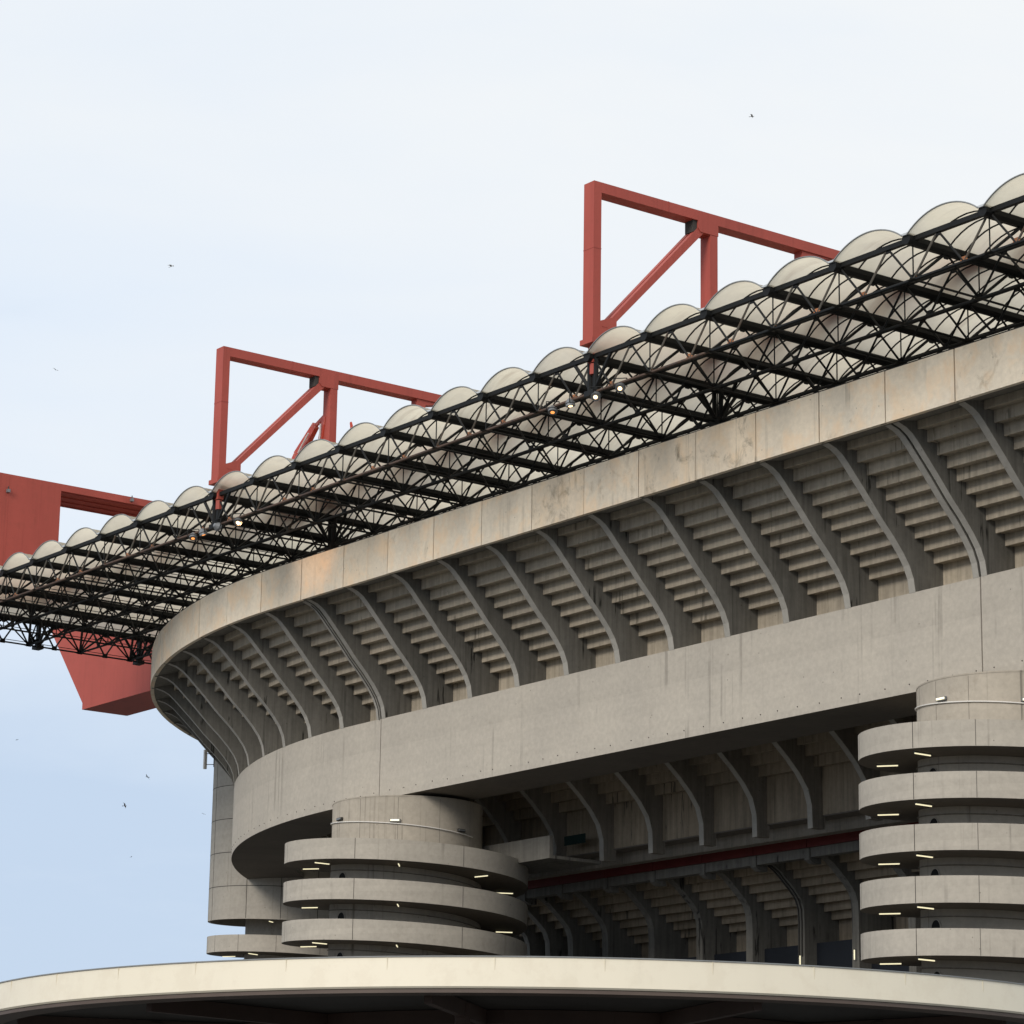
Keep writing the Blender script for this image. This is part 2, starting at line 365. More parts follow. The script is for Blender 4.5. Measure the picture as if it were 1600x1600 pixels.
# dark red balustrade and its slab edge
for k in range(-8, 26):
    MB().loft(sweep([(21.6, 25.62), (21.6, 26.32), (21.75, 26.32), (21.75, 25.62)], k*PAN+.03, (k+1)*PAN-.03, 2.5)).build('red_balustrade', M_REDD, stad)
    MB().loft(sweep([(21.7, 25.0), (21.7, 25.58), (22.3, 25.58), (22.3, 25.0)], k*PAN+.26, (k+1)*PAN-.26, 2.5)).build('slab_edge_beam', C_RIB, stad)
    t = nrm(k*PAN)
    MB().prism([path(k*PAN, o, z)-t*.24 for o, z in ((21.62, 25.56), (21.62, 24.85), (22.0, 24.65), (22.6, 24.65), (22.6, 25.56))], t*.48).build('bracket', C_RIB, stad)
MB().loft(sweep([(21.8, 25.6), (21.8, 25.72), (31, 25.72), (31, 25.6)], S_MIN, S_MAX, 2.5)).build('gallery_slab', C_SOF, stad)
# third tier
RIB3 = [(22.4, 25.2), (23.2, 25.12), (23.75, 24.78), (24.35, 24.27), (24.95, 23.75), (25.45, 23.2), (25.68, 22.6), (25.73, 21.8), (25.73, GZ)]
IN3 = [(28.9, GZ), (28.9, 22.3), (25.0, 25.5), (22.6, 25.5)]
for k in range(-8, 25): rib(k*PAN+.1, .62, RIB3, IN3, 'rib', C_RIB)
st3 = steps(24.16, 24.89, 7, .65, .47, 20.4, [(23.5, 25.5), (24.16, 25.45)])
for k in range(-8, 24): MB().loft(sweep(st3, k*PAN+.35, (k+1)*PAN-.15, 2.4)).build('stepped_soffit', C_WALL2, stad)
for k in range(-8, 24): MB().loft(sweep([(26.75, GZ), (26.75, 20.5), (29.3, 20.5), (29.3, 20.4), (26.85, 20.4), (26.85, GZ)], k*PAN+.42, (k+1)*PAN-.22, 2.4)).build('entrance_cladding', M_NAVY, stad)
for k, o0, a_, b_, z1, mt in ((9, 26.6, .9, 2.3, 19.9, M_RIM), (8, 26.6, .6, 1.2, 19.9, M_HOUS), (6, 26.6, .5, 1.0, 20.1, M_GUSS)):
    MB().loft(sweep([(o0, 17), (o0, z1), (o0+.12, z1), (o0+.12, 17)], k*PAN+a_, k*PAN+b_, 2)).build('service_cabinet', mt, stad)
MB().loft(sweep([(31, GZ), (31, 37.0), (31.4, 37.0), (31.4, GZ)], S_MIN, S_MAX, 2.5)).build('inner_wall', C_IN, stad)
# link bridge between left tower and the second tier
MB().box((-157.0, 115.4, 25.6), (-149.9, 115.7, 27.05)).box((-157.0, 115.7, 25.6), (-149.9, 119.6, 25.8)).build('link_bridge', C_RIB, stad)
MB().box((-153.4, 119.3, 27.1), (-151.2, 119.36, 27.7)).build('green_net', M_NET, stad)
# conduit runs down two rib faces
for k, d in ((7, -.12), (7, .16)):
    pts = [path(k*PAN+.1+d, o-.05, z-.04) for o, z in RIB3[:-1]]+[path(k*PAN+.1+d, 25.66, 19.6)]
    MB().tube(pts, .045, 5).build('conduit', M_SEAM, stad)
def rib_pipe(k, prof, d, r, mat):
    pts = [path(k*PAN+d, o-.05, z-.05) for o, z in prof[2:]]
    MB().tube(pts, r, 5).build('drain_pipe', mat, stad)
rib_pipe(11, RIB1, .16, .03, M_SEAM)
# lettering on the dark cladding: one pale round character per bay, seen just above the canopy
def zero(cx, cy, cz, h, mat, parent):
    m = MB(); ring = []
    for t in range(24):
        a = 2*math.pi*t/24; ring.append((math.cos(a), math.sin(a)))
    o_ = [(cx+h*.32*c, cy, cz+h*.5*s) for c, s in ring]; i_ = [(cx+h*.17*c, cy, cz+h*.33*s) for c, s in ring]
    m.loft([o_, i_], True, False); ob = m.build('character', mat, parent); return ob
zero(-142.9, 102.5+26.70, 18.92, .8, M_TUBE_DIM, stad)

# ------------------------------------------------------------------ spiral ramp towers
PITCH_R, RB, RD = 2.56, 8.0, 4.95
def rpt(cx, cy, r, th, z): t = math.radians(th); return (cx+r*math.cos(t), cy+r*math.sin(t), z)
def tower(cx, cy, zleft, thleft, ztop, label, turns_from=0, shaft_top=None, seams=(250, 301, 352), holes=True):
    root = thing('ramp_tower', (cx, cy, GZ), label, 'tower', 'round spiral ramp towers')
    zt = lambda th: zleft-PITCH_R*(th-thleft)/360.0       # top of the ramp wall at unwound angle th
    start = thleft-110; n = int((zleft-GZ)/PITCH_R)
    H = 1.32
    for k in range(turns_from, n):
        a0 = start+360*k; rings = []
        for i in range(73):
            th = a0+5*i; z1 = zt(th); z0 = z1-H
            if z0 < GZ: break
            rings.append([rpt(cx, cy, r, th, z) for r, z in ((RB, z0), (RB, z1), (RB-.18, z1), (RB-.18, z0+.24), (RD-.1, z0+.24), (RD-.1, z0))])
        if len(rings) > 2:
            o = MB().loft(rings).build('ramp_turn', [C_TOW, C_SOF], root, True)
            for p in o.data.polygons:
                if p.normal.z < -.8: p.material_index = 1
        for sa in seams:
            th = sa+360*k
            while th < a0: th += 360
            z1 = zt(th); m = MB()
            m.loft([[rpt(cx, cy, r, t_, z) for r, z in ((RB-.02, z1-H+.02), (RB+.006, z1-H+.02), (RB+.006, z1+.004), (RB-.02, z1+.004))] for t_ in (th-.12, th+.12)])
            m.build('wall_joint', M_SEAM if (sa == seams[1]) else M_FSEAM, root)
    # core drum
    rings = [[rpt(cx, cy, RD, 5*i, z) for i in range(72)] for z in (GZ, ztop-.02, ztop)]
    if shaft_top: rings = [[rpt(cx, cy, RD, 5*i, z) for i in range(72)] for z in (GZ, shaft_top-1)]
    MB().loft(rings).build('core_drum', C_DRUM, root, True)
    if not shaft_top:
        MB().loft([[rpt(cx, cy, r, 5*i, z) for r, z in ((RD-.15, ztop-.02), (RD+.02, ztop-.05), (RD+.02, ztop+.03), (RD-.15, ztop+.03))] for i in range(73)]).build('drum_coping', C_DRUM, root)
        for sa in (240, 262, 287, 318, 350):
            MB().loft([[rpt(cx, cy, r, t_, z) for r, z in ((RD-.02, ztop-3), (RD+.005, ztop-3), (RD+.005, ztop-.1), (RD-.02, ztop-.1))] for t_ in (sa-.12, sa+.12)]).build('drum_joint', M_FSEAM, root)
        pts = [rpt(cx, cy, RD+.07, th, zt(th)+1.42) for th in range(int(thleft)-40, int(thleft)+150, 4)]
        MB().tube(pts, .038, 6).build('wall_conduit', M_WHITE, root)
    for k in range(turns_from, min(n, 7)):
        pts = [rpt(cx, cy, RD+.05, th+360*k, zt(th+360*k)-H-.38) for th in range(int(thleft)-20, int(thleft)+200, 6)]
        MB().tube(pts, .035, 5).build('handrail', C_IN, root)
        if holes:
            th = thleft+34+360*k; zc = zt(th)-H-.95; c = Vector(rpt(cx, cy, RD-.12, th, zc)); d = Vector((math.cos(math.radians(th)), math.sin(math.radians(th)), 0))
            MB().bar(c, c+d*.135, .40, 18).build('round_opening', M_GAP, root)
            MB().loft([[Vector(rpt(cx, cy, RD-.02, th, zc))+d*e_+(Vector((-d.y, d.x, 0))*math.cos(a)+Vector((0, 0, 1))*math.sin(a))*r_ for r_, e_ in ((.40, .05), (.46, .05), (.46, 0), (.40, 0))] for a in [2*math.pi*i/20 for i in range(21)]]).build('opening_rim', C_TOW, root)
    if shaft_top:      # smooth cladding wall instead of open ramp
        rings = []
        for i in range(73):
            th = start+360*(turns_from-1)+5*i; z0 = zt(th)-H
            rings.append([rpt(cx, cy, r, th, z) for r, z in ((RB, z0), (RB, shaft_top), (RB-.2, shaft_top), (RB-.2, z0))])
        MB().loft(rings).build('smooth_cladding', C_TOW, root, True)
        th0 = start+360*(turns_from-1)
        for zz in (2.6, 5.3, 8.0, 10.7):
            rg = [[rpt(cx, cy, r, th0+5*i, zt(th0+5*i)-H+zz+d_) for r, d_ in ((RB-.02, 0), (RB+.008, 0), (RB+.008, .05), (RB-.02, .05))] for i in range(73)]
            MB().loft(rg).build('cladding_joint', M_SEAM, root)
        for sa in (243, 255, 290, 312, 333):
            zb = zt(sa+360*turns_from-360)-H+.05
            MB().loft([[rpt(cx, cy, r, t_, z) for r, z in ((RB-.02, zb), (RB+.008, zb), (RB+.008, shaft_top-.1), (RB-.02, shaft_top-.1))] for t_ in (sa-.16, sa+.16)]).build('cladding_joint', M_SEAM, root)
        zb = zt(start)-H
    return root, zt
TA, zA = tower(-160.2, 111.5, 26.95, 235, 29.6, 'round concrete spiral ramp tower left of centre, four turns visible under the fascia')
TA['label'] = 'round concrete spiral ramp tower left of centre, in view to both its sides'
TB, zB = tower(-105.7, 111.5, 27.2, 223.5, 29.6, 'x', seams=(234, 275, 300, 340))
TB['label'] = 'round concrete tower with five spiral ramp turns, cut by the right frame edge'
TC, zC = tower(-203.9, 132.2, 28.42, 237, 30, 'x', turns_from=1, shaft_top=43.5, seams=(245, 262, 285, 310, 335), holes=False)
TC['label'] = 'far corner tower, smooth wall above one open ramp turn, against the sky'

# ---- tube lamps under the ramps
def tube_lamp(c, d, lab, length=1.1, lit=True, hang=.09, name='tube_lamp'):
    c = Vector(c); d = Vector(d).normalized()
    r = thing(name, c, lab, 'lamp', 'tube lamps on the spiral ramps')
    MB().bar(c-d*length/2, c+d*length/2, .032, 8).build('tube', M_TUBE if lit else M_TUBE_DIM, r)
    u = Vector((0, 0, 1)); sdv = d.cross(u).normalized()
    MB().prism([c-d*(length/2+.04)+sdv*a+u*b for a, b in ((-.06, .04), (.06, .04), (.05, .09), (-.05, .09))], d*(length+.08)).build('housing', M_HOUS, r)
    return r
ORD = ['topmost', 'second', 'third', 'fourth', 'fifth']
def ramp_lamps(cx, cy, zt, lst, tname):
    for k, th, r, where in lst:
        z = zt(th+360*k)-1.32-.10
        c = rpt(cx, cy, r, th, z)
        tube_lamp(c, (math.cos(math.radians(th)), math.sin(math.radians(th)), 0), 'lit tube under the %s ramp turn of the %s, %s' % (ORD[k], tname, where))
p1 = [(0, 218, 6.6, 'far left and level'), (0, 270, 6.6, 'left, tilted'), (0, 321, 6.5, 'seen end-on'), (0, 372, 6.6, 'right of the middle'), (0, 424, 6.6, 'at its right edge'),
      (1, 218, 6.6, 'far left and level'), (1, 321, 6.5, 'seen end-on'), (1, 424, 6.6, 'at its right edge'),
      (2, 218, 6.6, 'far left and level'), (2, 270, 6.6, 'left, tilted'), (2, 321, 6.5, 'seen end-on'), (2, 372, 6.6, 'right of the middle')]
ramp_lamps(-160.2, 111.5, zA, p1, 'full width tower')
ramp_lamps(-105.7, 111.5, zB, [(k, th, 6.6, wh) for k in range(5) for th, wh in ((216, 'nearer its left side'), (270, 'nearer the frame edge'))], 'cut off tower')
tube_lamp(rpt(-203.9, 132.2, 6.6, 218, zC(218+360)-1.42), (math.cos(math.radians(218)), math.sin(math.radians(218)), 0), 'lit tube under the lowest ramp of the corner tower, nearer the sky')
tube_lamp(rpt(-203.9, 132.2, 6.6, 288, zC(288+360)-1.42), (math.cos(math.radians(288)), math.sin(math.radians(288)), 0), 'lit tube under the lowest ramp of the corner tower, further from the sky')
tube_lamp(rpt(-203.9, 132.2, 6.9, 303, zC(303)-1.42), (math.cos(math.radians(303)), math.sin(math.radians(303)), 0), 'short lit tube lamp below the smooth wall of the far corner tower', .7)
# bulkhead lamps on the drums
def bulkhead(cx, cy, zt, th, lab, lit):
    z = zt(th)+1.62; r = thing('bulkhead_lamp', rpt(cx, cy, RD, th, z), lab, 'lamp', 'small wall lamps on the tower drums')
    t = math.radians(th); d = Vector((math.cos(t), math.sin(t), 0)); s_ = Vector((-d.y, d.x, 0)); c = Vector(rpt(cx, cy, RD+.02, th, z))
    MB().prism([c+s_*a+Vector((0, 0, b)) for a, b in ((-.34, -.09), (.34, -.09), (.34, .09), (-.34, .09))], d*.12).build('housing', M_HOUS if lit else M_SEAM, r)
    MB().prism([c+d*.121+s_*a+Vector((0, 0, b)) for a, b in ((-.28, -.05), (.28, -.05), (.28, .05), (-.28, .05))], d*.05).build('lens', M_TUBE if lit else M_HOUS, r)
bulkhead(-160.2, 111.5, zA, 264, 'dark wall lamp at the left side of the left of centre tower drum', False)
bulkhead(-160.2, 111.5, zA, 316, 'lit wall lamp in the middle of the left of centre tower drum', True)
bulkhead(-160.2, 111.5, zA, 369, 'dark wall lamp on the shaded right side of the left of centre tower drum', False)
bulkhead(-105.7, 111.5, zB, 268, 'left one of two lit wall lamps on the cut off tower drum', True)
bulkhead(-105.7, 111.5, zB, 322, 'lit wall lamp on the cut off tower drum, touching the frame edge', True)
for k, lab in ((7, 'upright lit tube lamp low on the rib that carries dark conduits'), (6, 'upright lit tube lamp low on the last rib before the right ramp tower')):
    c = path(k*PAN+.1, 25.62, 19.35)
    r = thing('tube_lamp', c, lab, 'lamp', 'tube lamps on the spiral ramps')
    MB().bar(c-Vector((0, .02, .3)), c+Vector((0, -.02, .3)), .035, 8).build('tube', M_TUBE, r)
    MB().box((c.x-.06, c.y+.03, c.z-.34), (c.x+.06, c.y+.10, c.z+.34)).build('housing', M_HOUS, r)

# ------------------------------------------------------------------ roof
T, B, PX = 48.3, 46.28, 4.87
xs = [-101.9+5.05*k for k in range(6, 0, -1)]+[-102-PX*i for i in range(18)]+[-189.3, -193.8, -198.2, -202.6]
YS = [96.1+4.47*j for j in range(8)]; YE = YS[-1]
i0 = xs.index(-102.0)
roof = thing('stadium_roof', (-120, 100, GZ), 'long stadium roof of cream barrel vaults carried on a black steel lattice', 'roof')
roof.location = (-150, 100, B)
RISE = .83
def arcpts(xa, xb, y, z, rise, n=16):
    w_ = abs(xb-xa)/2; c = (xa+xb)/2; R = (w_*w_+rise*rise)/(2*rise); a = math.asin(min(1, w_/R)); out = []
    for i in range(n+1):
        t = -a+2*a*i/n; out.append((c+R*math.sin(t), y, z+R*math.cos(t)-(R-rise)))
    return out
OV = -.55                      # sheet projects this far past the edge truss
for i in range(len(xs)-1):
    a, b = xs[i]-.20, xs[i+1]+.20
    ys = [YS[0]+OV]+[YS[0]+k*1.1175 for k in range(1, 29)]
    rows = [[Vector(p) for p in arcpts(a, b, y, T+.09, RISE)] for y in ys]
    v = MB().loft(rows, False, False).build('barrel_vault', M_VAULT, roof, True)
    m = MB()
    for y in ys[1:]:
        pts = arcpts(a, b, y, T+.04, RISE, 10); m.tube(pts, .042, 4)
    m.build('arch_frame', M_STEEL, v)
    m = MB(); m.tube(arcpts(a+.02, b-.02, YS[0]+OV, T+.10, RISE+.01, 16), .04, 5); m.build('vault_rim', M_RIM, v)
MB().box((-199, 102.1, 49.5), (-70, 103.9, 50.5)).build('added_shade_beam', M_RED, roof)  # unseen beam added above the vaults to shade a band of the sheets
# trusses running along the building
def xtruss(y, name, rt_, rb_, rd_, edge=False):
    m = MB(); mi_b = 2 if edge else 0
    m.tube([(x, y, T) for x in (xs[0]+3, xs[-1])], rt_, 4)
    nseg = len(xs)-1
    for i in range(nseg):
        rust = edge and xs[i] < -108
        m.bar((xs[i], y, B), (xs[i+1], y, B), rb_, 6, 2 if rust else 0)
    # warren web, pitch one third of a bay
    for i in range(nseg):
        xa, xb = xs[i], xs[i+1]; p = [xa+(xb-xa)*t for t in (0, 1/3, 2/3, 1)]
        par = (i-i0) % 2
        z = [T, B, T, B] if par == 0 else [B, T, B, T]
        for k in range(3):
            down = z[k] > z[k+1]
            m.bar((p[k], y, z[k]), (p[k+1], y, z[k+1]), rd_, 5, 1 if (edge and ((par == 0 and k in (0, 2)) or (par == 1 and k == 1 ))) else 0)
        m.bar((xa, y, T), (xa, y, B), rd_*.62, 5)
        for k in range(4):
            zz = z[k]; s_ = -1 if zz == T else 1
            m.prism([(p[k]-.28, y-.03, zz), (p[k]+.28, y-.03, zz), (p[k]+.12, y-.03, zz+s_*.26), (p[k]-.12, y-.03, zz+s_*.26)], (0, .06, 0), 3 if (edge and zz == B) else 0)
    return m.build(name, [M_STEEL, M_BRACE, M_RUST, M_GUSS], roof)
for j, y in enumerate(YS):
    xtruss(y, 'edge_truss' if j == 0 else 'long_truss', .17 if j == 0 else .12, .085, .062, j == 0)
# cross trusses under each valley, with the fat gutter beam on top
def ytruss(i, heavy):
    x = xs[i]; m = MB(); gm = MB()
    gm.bar((x, YS[0]-.45, T-.06), (x, YE, T-.06), .29, 8)
    end = i == len(xs)-1
    m.bar((x, YS[0], B), (x, YE, B), .065, 6)
    if i > i0+3: m.bar((x+.4, YS[0], B+.12), (x+.4, YE, B+.12), .03, 4)
    for j in range(len(YS)-1):
        ym = (YS[j]+YS[j+1])/2
        m.bar((x, YS[j], B), (x, ym, T-.2), .085 , 5); m.bar((x, ym, T-.2), (x, YS[j+1], B), .06, 5)
        m.prism([(x-.04, ym-.3, T-.22), (x-.04, ym+.3, T-.22), (x-.04, ym+.12, T-.5), (x-.04, ym-.12, T-.5)], (.08, 0, 0))
        m.add([(x-.25, YS[j]-.25, B-.03), (x+.25, YS[j]-.25, B-.03), (x+.25, YS[j]+.25, B-.03), (x-.25, YS[j]+.25, B-.03)], [(0, 1, 2, 3)])
    if end:
        for j in range(len(YS)-1):
            q = [YS[j]+4.47*t_ for t_ in (0, .25, .5, .75, 1)]
            for k_ in range(4): m.bar((x, q[k_], (B, T-.3)[k_ % 2]), (x, q[k_+1], (T-.3, B)[k_ % 2]), .07, 5)
            for k_ in (0, 2, 4): m.box((x-.05, q[k_]-.2, B-.1), (x+.05, q[k_]+.2, B+.18))
        for yy in YS[1:]: m.bar((x, yy, B), (xs[i-1], yy-2.2, T-.2), .1, 5)
    if heavy or end:
        for j in ((0, 2, 4, 6) if not end else (0, 2, 4, 6)):
            y = YS[j]+(.8 if end and j else 0)
            for d in ((-.3, .3) if not end else (-.13, .13)): m.bar((x+d, y, T), (x+d*.8, y, B-.12), .14, 6)
            for dy in ((-1.5, 1.5) if j else (1.5,)): m.bar((x, y, B-.05), (x, y+dy, T-.1), .11, 5)
            if i > 0: m.bar((x, y, B-.05), (x+1.62, y, T-.05), .11, 5)
            if i < len(xs)-1: m.bar((x, y, B-.05), (x-1.62, y, T-.05), .11, 5)
            m.box((x-.4, y-.3, B-.22), (x+.4, y+.3, B+.08))
    m.build('cross_truss', M_STEEL, roof)
    g_ = gm.build('gutter_beam', M_STEEL, roof)
    MB().prism([(x-.2, YS[0]-.55, T+.10), (x+.2, YS[0]-.55, T+.10), (x+.25, YS[0]-.55, T+.2), (x-.25, YS[0]-.55, T+.2)], (0, 1.0, 0)).build('flashing', M_FLASH, roof)
for i in range(len(xs)): ytruss(i, i in (i0+4, i0+12))

# ------------------------------------------------------------------ red portals above the roof
def portal(xf, wx, x_rod, label, dz=0., name='red_portal'):
    root = thing(name, (xf-wx/2, 100, T), label, 'steel frame', 'red steel portals above the roof')
    def pr(poly, nm, a=0., b=0., mat=M_RED): return MB().prism([(xf-a, y, z+(dz if z > 55 else 0)) for y, z in poly], (-(wx-a-b), 0, 0)).build(nm, mat, root)
    pr([(95.7, 49.25), (96.22, 49.25), (96.22, 58.15), (95.7, 58.15)], 'outer_post')
    pr([(96.222, 57.55), (150, 57.55), (150, 58.15), (96.222, 58.15)], 'top_beam')
    pr([(104.12, 48.8), (104.66, 48.8), (104.66, 56.9), (104.12, 56.9)], 'inner_post', .02, .02)
    pr([(103.4, 56.9), (104.7, 56.9), (104.7, 57.549), (103.2, 57.549), (103.2, 57.1)], 'head_plate')
    pr([(96.222, 49.25), (97.35, 49.25), (97.35, 50.55), (97.0, 50.62), (96.222, 50.3)], 'foot_gusset')
    for yy in (101.0,):
        MB().prism([(xf+.012, yy, 57.56+dz), (xf+.012, yy+.05, 57.56+dz), (xf+.012, yy+.05, 58.162+dz), (xf+.012, yy, 58.162+dz)], (-.9-.024, 0, 0)).build('weld_seam', M_RED2, root)
    for zz in (54.4,):
        MB().box((xf-wx-.012, 95.688, zz), (xf+.012, 96.232, zz+.05)).build('weld_seam', M_RED2, root)
    for k_ in range(7):
        MB().bar((xf-.02, 96.35+.14*(k_ % 4), 49.45+.55*(k_//4)), (xf+.03, 96.35+.14*(k_ % 4), 49.45+.55*(k_//4)), .03, 6).build('bolt', M_RED2, root)
    # raking strut, narrower than the posts, with a groove between two flanges
    for a, b in ((.05, .55*wx), (.62*wx, .0)):
        pr([(97.05, 50.62), (97.36, 50.45), (103.65, 56.90), (103.22, 57.12)], 'raking_strut', a, b)
    pr([(97.1, 50.6), (97.3, 50.5), (103.5, 56.85), (103.25, 57.0)], 'raking_strut', .2, .2)
    pr([(102.9, 57.546), (103.19, 57.546), (103.19, 56.75), (102.9, 56.85)], 'splice_plate', .1, .1, M_SEAM)
    MB().box((xf-wx-.1, 95.58, 48.95), (xf+.1, 96.4, 49.248)).build('collar', M_RED, root)
    MB().box((xf-wx+.1, 96.4, 49.0), (xf-.1, 97.3, 49.248)).build('collar', M_RED, root)
    MB().box((x_rod-.22, 95.9, 47.95), (x_rod+.22, 96.3, 48.95)).bar((x_rod, 96.1, 47.9), (x_rod, 96.1, 47.3), .2, 8).build('hanger', M_RED, root)
    # distant post that carries the far end of the beam
    pr([(111.2, 49.0), (111.9, 49.0), (111.9, 57.2), (113.5, 57.548), (111.2, 57.548)], 'far_post', .1, .1)
    pr([(149, 49), (150, 49), (150, 57.54), (149, 57.54)], 'far_post', .1, .1)
    return root
xA, xB = -121.0, -159.72
portal(xA+.0, .9, -121.45, 'nearer red steel portal standing on the roof edge, right of the photo centre', .14)
portal(xB, .9, -160.2, 'red steel portal on the roof edge left of centre, with a small crane beside it')

# far corner portal and the huge red girder end
rc = thing('corner_girder', (-200, 105, 50), 'huge red box girder end at the left frame edge', 'girder')
xc = -198.3
MB().prism([(xc, 90.5, 49.4), (xc, 104.85, 49.4), (xc, 104.85, 58.25), (xc, 90.5, 58.25)], (-1.2, 0, 0)).build('end_plate', M_RED, rc)
MB().prism([(xc, 104.852, 57.7), (xc, 150, 57.7), (xc, 150, 58.25), (xc, 104.852, 58.25)], (-4.4, 0, 0)).build('top_beam', M_RED, rc)
MB().prism([(xc-1.21, 95, 49.4), (xc-1.21, 96.2, 49.4), (xc-1.21, 96.2, 58.2), (xc-1.21, 95, 58.2)], (-3.1, 0, 0)).build('side_plate', M_RED, rc)
MB().prism([(-203.3, 118, 44.9), (-217.4, 118, 44.9), (-217.4, 118, 45.46), (-223.7, 118, 52.7), (-223.7, 118, 57.6), (-203.3, 118, 57.6)], (0, 4.3, 0)).build('bearing_block', M_RED, rc)
MB().box((-217.2, 122.31, 46.0), (-203.9, 140, 52)).build('tail_girder', M_RED, rc)
for y_, z_ in ((100.3, 56.9), (111.0, 57.98)):
    MB().box((xc, y_-.12, z_-.12), (xc+.25, y_+.12, z_+.12)).build('warning_lamp', M_HOUS, rc)
    MB().bar((xc+.12, y_, z_+.1), (xc+.12, y_, z_+.35), .04, 6).build('lamp_stem', M_SEAM, rc)
for a_ in (.25, 1.5, 2.8, 4.0): MB().box((xc-a_-.16, 104.9, 57.62), (xc-a_, 118, 57.699)).build('stiffener', M_RED2, rc)
for yy in (93.2, 96.8, 100.4): MB().box((xc, yy, 49.4), (xc+.008, yy+.03, 58.2)).build('plate_seam', M_RED2, rc)

# small red lifting gear beside the second portal
cr = thing('maintenance_crane', (-158, 104, T), 'small red jointed crane on the roof beside the left portal post', 'crane')
# ------------------------------------------------------------------ floodlights on the edge truss
def flood(x, y, z, aim, label, lens, spot=None):
    r = thing('floodlight', (x, y, z), label, 'floodlight', 'round floodlights on the roof edge truss')
    d = Vector(aim).normalized(); c = Vector((x, y, z))
    m = MB(); m.bar(c-d*.38, c-d*.12, .12, 12, 0, .30); m.bar(c-d*.12, c+d*.04, .24, 14, 0, .27); m.build('housing', M_HOUS, r)
    MB().bar(c+d*.042, c+d*.06, .115, 14).build('lens', lens, r)
    s_ = d.cross(Vector((0, 0, 1))).normalized()
    MB().tube([c+s_*.36-d*.1, c+s_*.36+Vector((0, 0, .5))-d*.1, c-s_*.36+Vector((0, 0, .5))-d*.1, c-s_*.36-d*.1], .03, 5).build('bracket', M_STEEL, r)
    if spot:
        l_ = bpy.data.lights.new('floodlight_beam', 'SPOT'); l_.energy = spot[0]; l_.spot_size = math.radians(spot[1]); l_.spot_blend = .9; l_.color = (1, .55, .25); l_.shadow_soft_size = .25
        o = bpy.data.objects.new('floodlight_beam', l_); COL.objects.link(o); o.location = c+d*.2
        o.rotation_euler = (Vector(spot[2])-o.location).to_track_quat('-Z', 'Y').to_euler()
ZF = 45.95
DN = (.35, -.15, -1)
for px_x, lab, ln, aim in ((-124.9, 'orange glowing floodlight, lowest of the group under the right portal', M_LENSO, (.3, -.25, -1)),
                           (-123.3, 'second floodlight from the left in the near group below the right portal', M_LENS, (.1, .1, -1)),
                           (-121.1, 'bright floodlight directly under the right portal hanger', M_LENS, (.5, -.55, -.8)),
                           (-119.0, 'bright rightmost floodlight of the near group', M_LENS, (.5, -.55, -.8))):
    flood(px_x, 96.0, ZF, aim, lab, ln)
flood(-163.1, 96.0, ZF, (.3, -.25, -1), 'leftmost floodlight of the far group, orange glow, below the left portal', M_LENSO)
flood(-161.8, 96.0, ZF, (.1, .3, -1), 'small orange floodlight just left of the left portal hanger', M_LENSO)
flood(-159.9, 96.0, ZF+.1, (0, .9, -.3), 'unlit grey floodlight right below the left portal hanger', M_HOUS)
flood(-157.6, 96.0, ZF, (.5, -.4, -.8), 'bright floodlight right of the left portal hanger, lighting the parapet', M_LENS, (1100, 52, (-158.4, 102.5, 45.2)))

# ------------------------------------------------------------------ rooftop antenna on the curved corner
an = thing('antenna', (-193.6, 114.5, 38), 'small panel antenna on a bracket under the curved left corner', 'antenna')
ac = path(27.2*PAN, 0, 0)
# ------------------------------------------------------------------ canopy in front
ZC, RCN = 5.0, 11.45; CX, CY = -47.8, 36.85; HB = .52
can = thing('round_canopy', (CX, CY, GZ), 'round entrance canopy with a smooth cream metal fascia and dark underside in the foreground', 'canopy')
def ring(r, z, n=120): return [(CX+r*math.cos(2*math.pi*i/n), CY+r*math.sin(2*math.pi*i/n), z) for i in range(n)]
MB().loft([ring(RCN, ZC-HB), ring(RCN+.03, ZC-HB+.03), ring(RCN, ZC), ring(RCN-.12, ZC+.01), ring(RCN-.12, ZC-HB), ring(RCN, ZC-HB)], True, False).build('fascia', M_CREAM, can, True)
for k in range(40):
    a = 2*math.pi*k/40+.05; d = Vector((math.cos(a), math.sin(a), 0)); s_ = Vector((-d.y, d.x, 0)); c = Vector((CX, CY, 0))+d*(RCN-.005)
    MB().prism([c-s_*.006+Vector((0, 0, ZC-HB+.035)), c+s_*.006+Vector((0, 0, ZC-HB+.035)), c+s_*.006+Vector((0, 0, ZC-.01)), c-s_*.006+Vector((0, 0, ZC-.01))], d*.018).build('sheet_seam', M_CRS, can)
MB().loft([ring(RCN+.02, ZC-.01), ring(RCN+.02, ZC+.008), ring(RCN-.1, ZC+.008), ring(RCN-.1, ZC-.01), ring(RCN+.02, ZC-.01)], True, False).build('top_flashing', M_RIM, can, True)
MB().loft([ring(RCN-.13, ZC-.05), ring(3, ZC+.6), ring(.01, ZC+.7)], True, False).build('deck', M_RIM, can, True)
MB().loft([ring(RCN-.02, ZC-HB-.005), ring(RCN-.02, ZC-HB-.07), ring(RCN-.55, ZC-HB-.07), ring(RCN-.55, ZC-HB-.005)], True, False).build('lip', M_LIP, can)
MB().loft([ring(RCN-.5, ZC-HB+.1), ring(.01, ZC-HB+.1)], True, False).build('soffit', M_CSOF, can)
for k in range(12):
    a = 2*math.pi*k/12+.2; d = Vector((math.cos(a), math.sin(a), 0)); s_ = Vector((-d.y, d.x, 0)); c = Vector((CX, CY, ZC-HB-.18))
    MB().prism([c+d*1.6+s_*.07, c+d*1.6-s_*.07, c+d*1.6-s_*.07+Vector((0, 0, .27)), c+d*1.6+s_*.07+Vector((0, 0, .27))], d*(RCN-2.4)).build('beam', M_CBEAM, can)
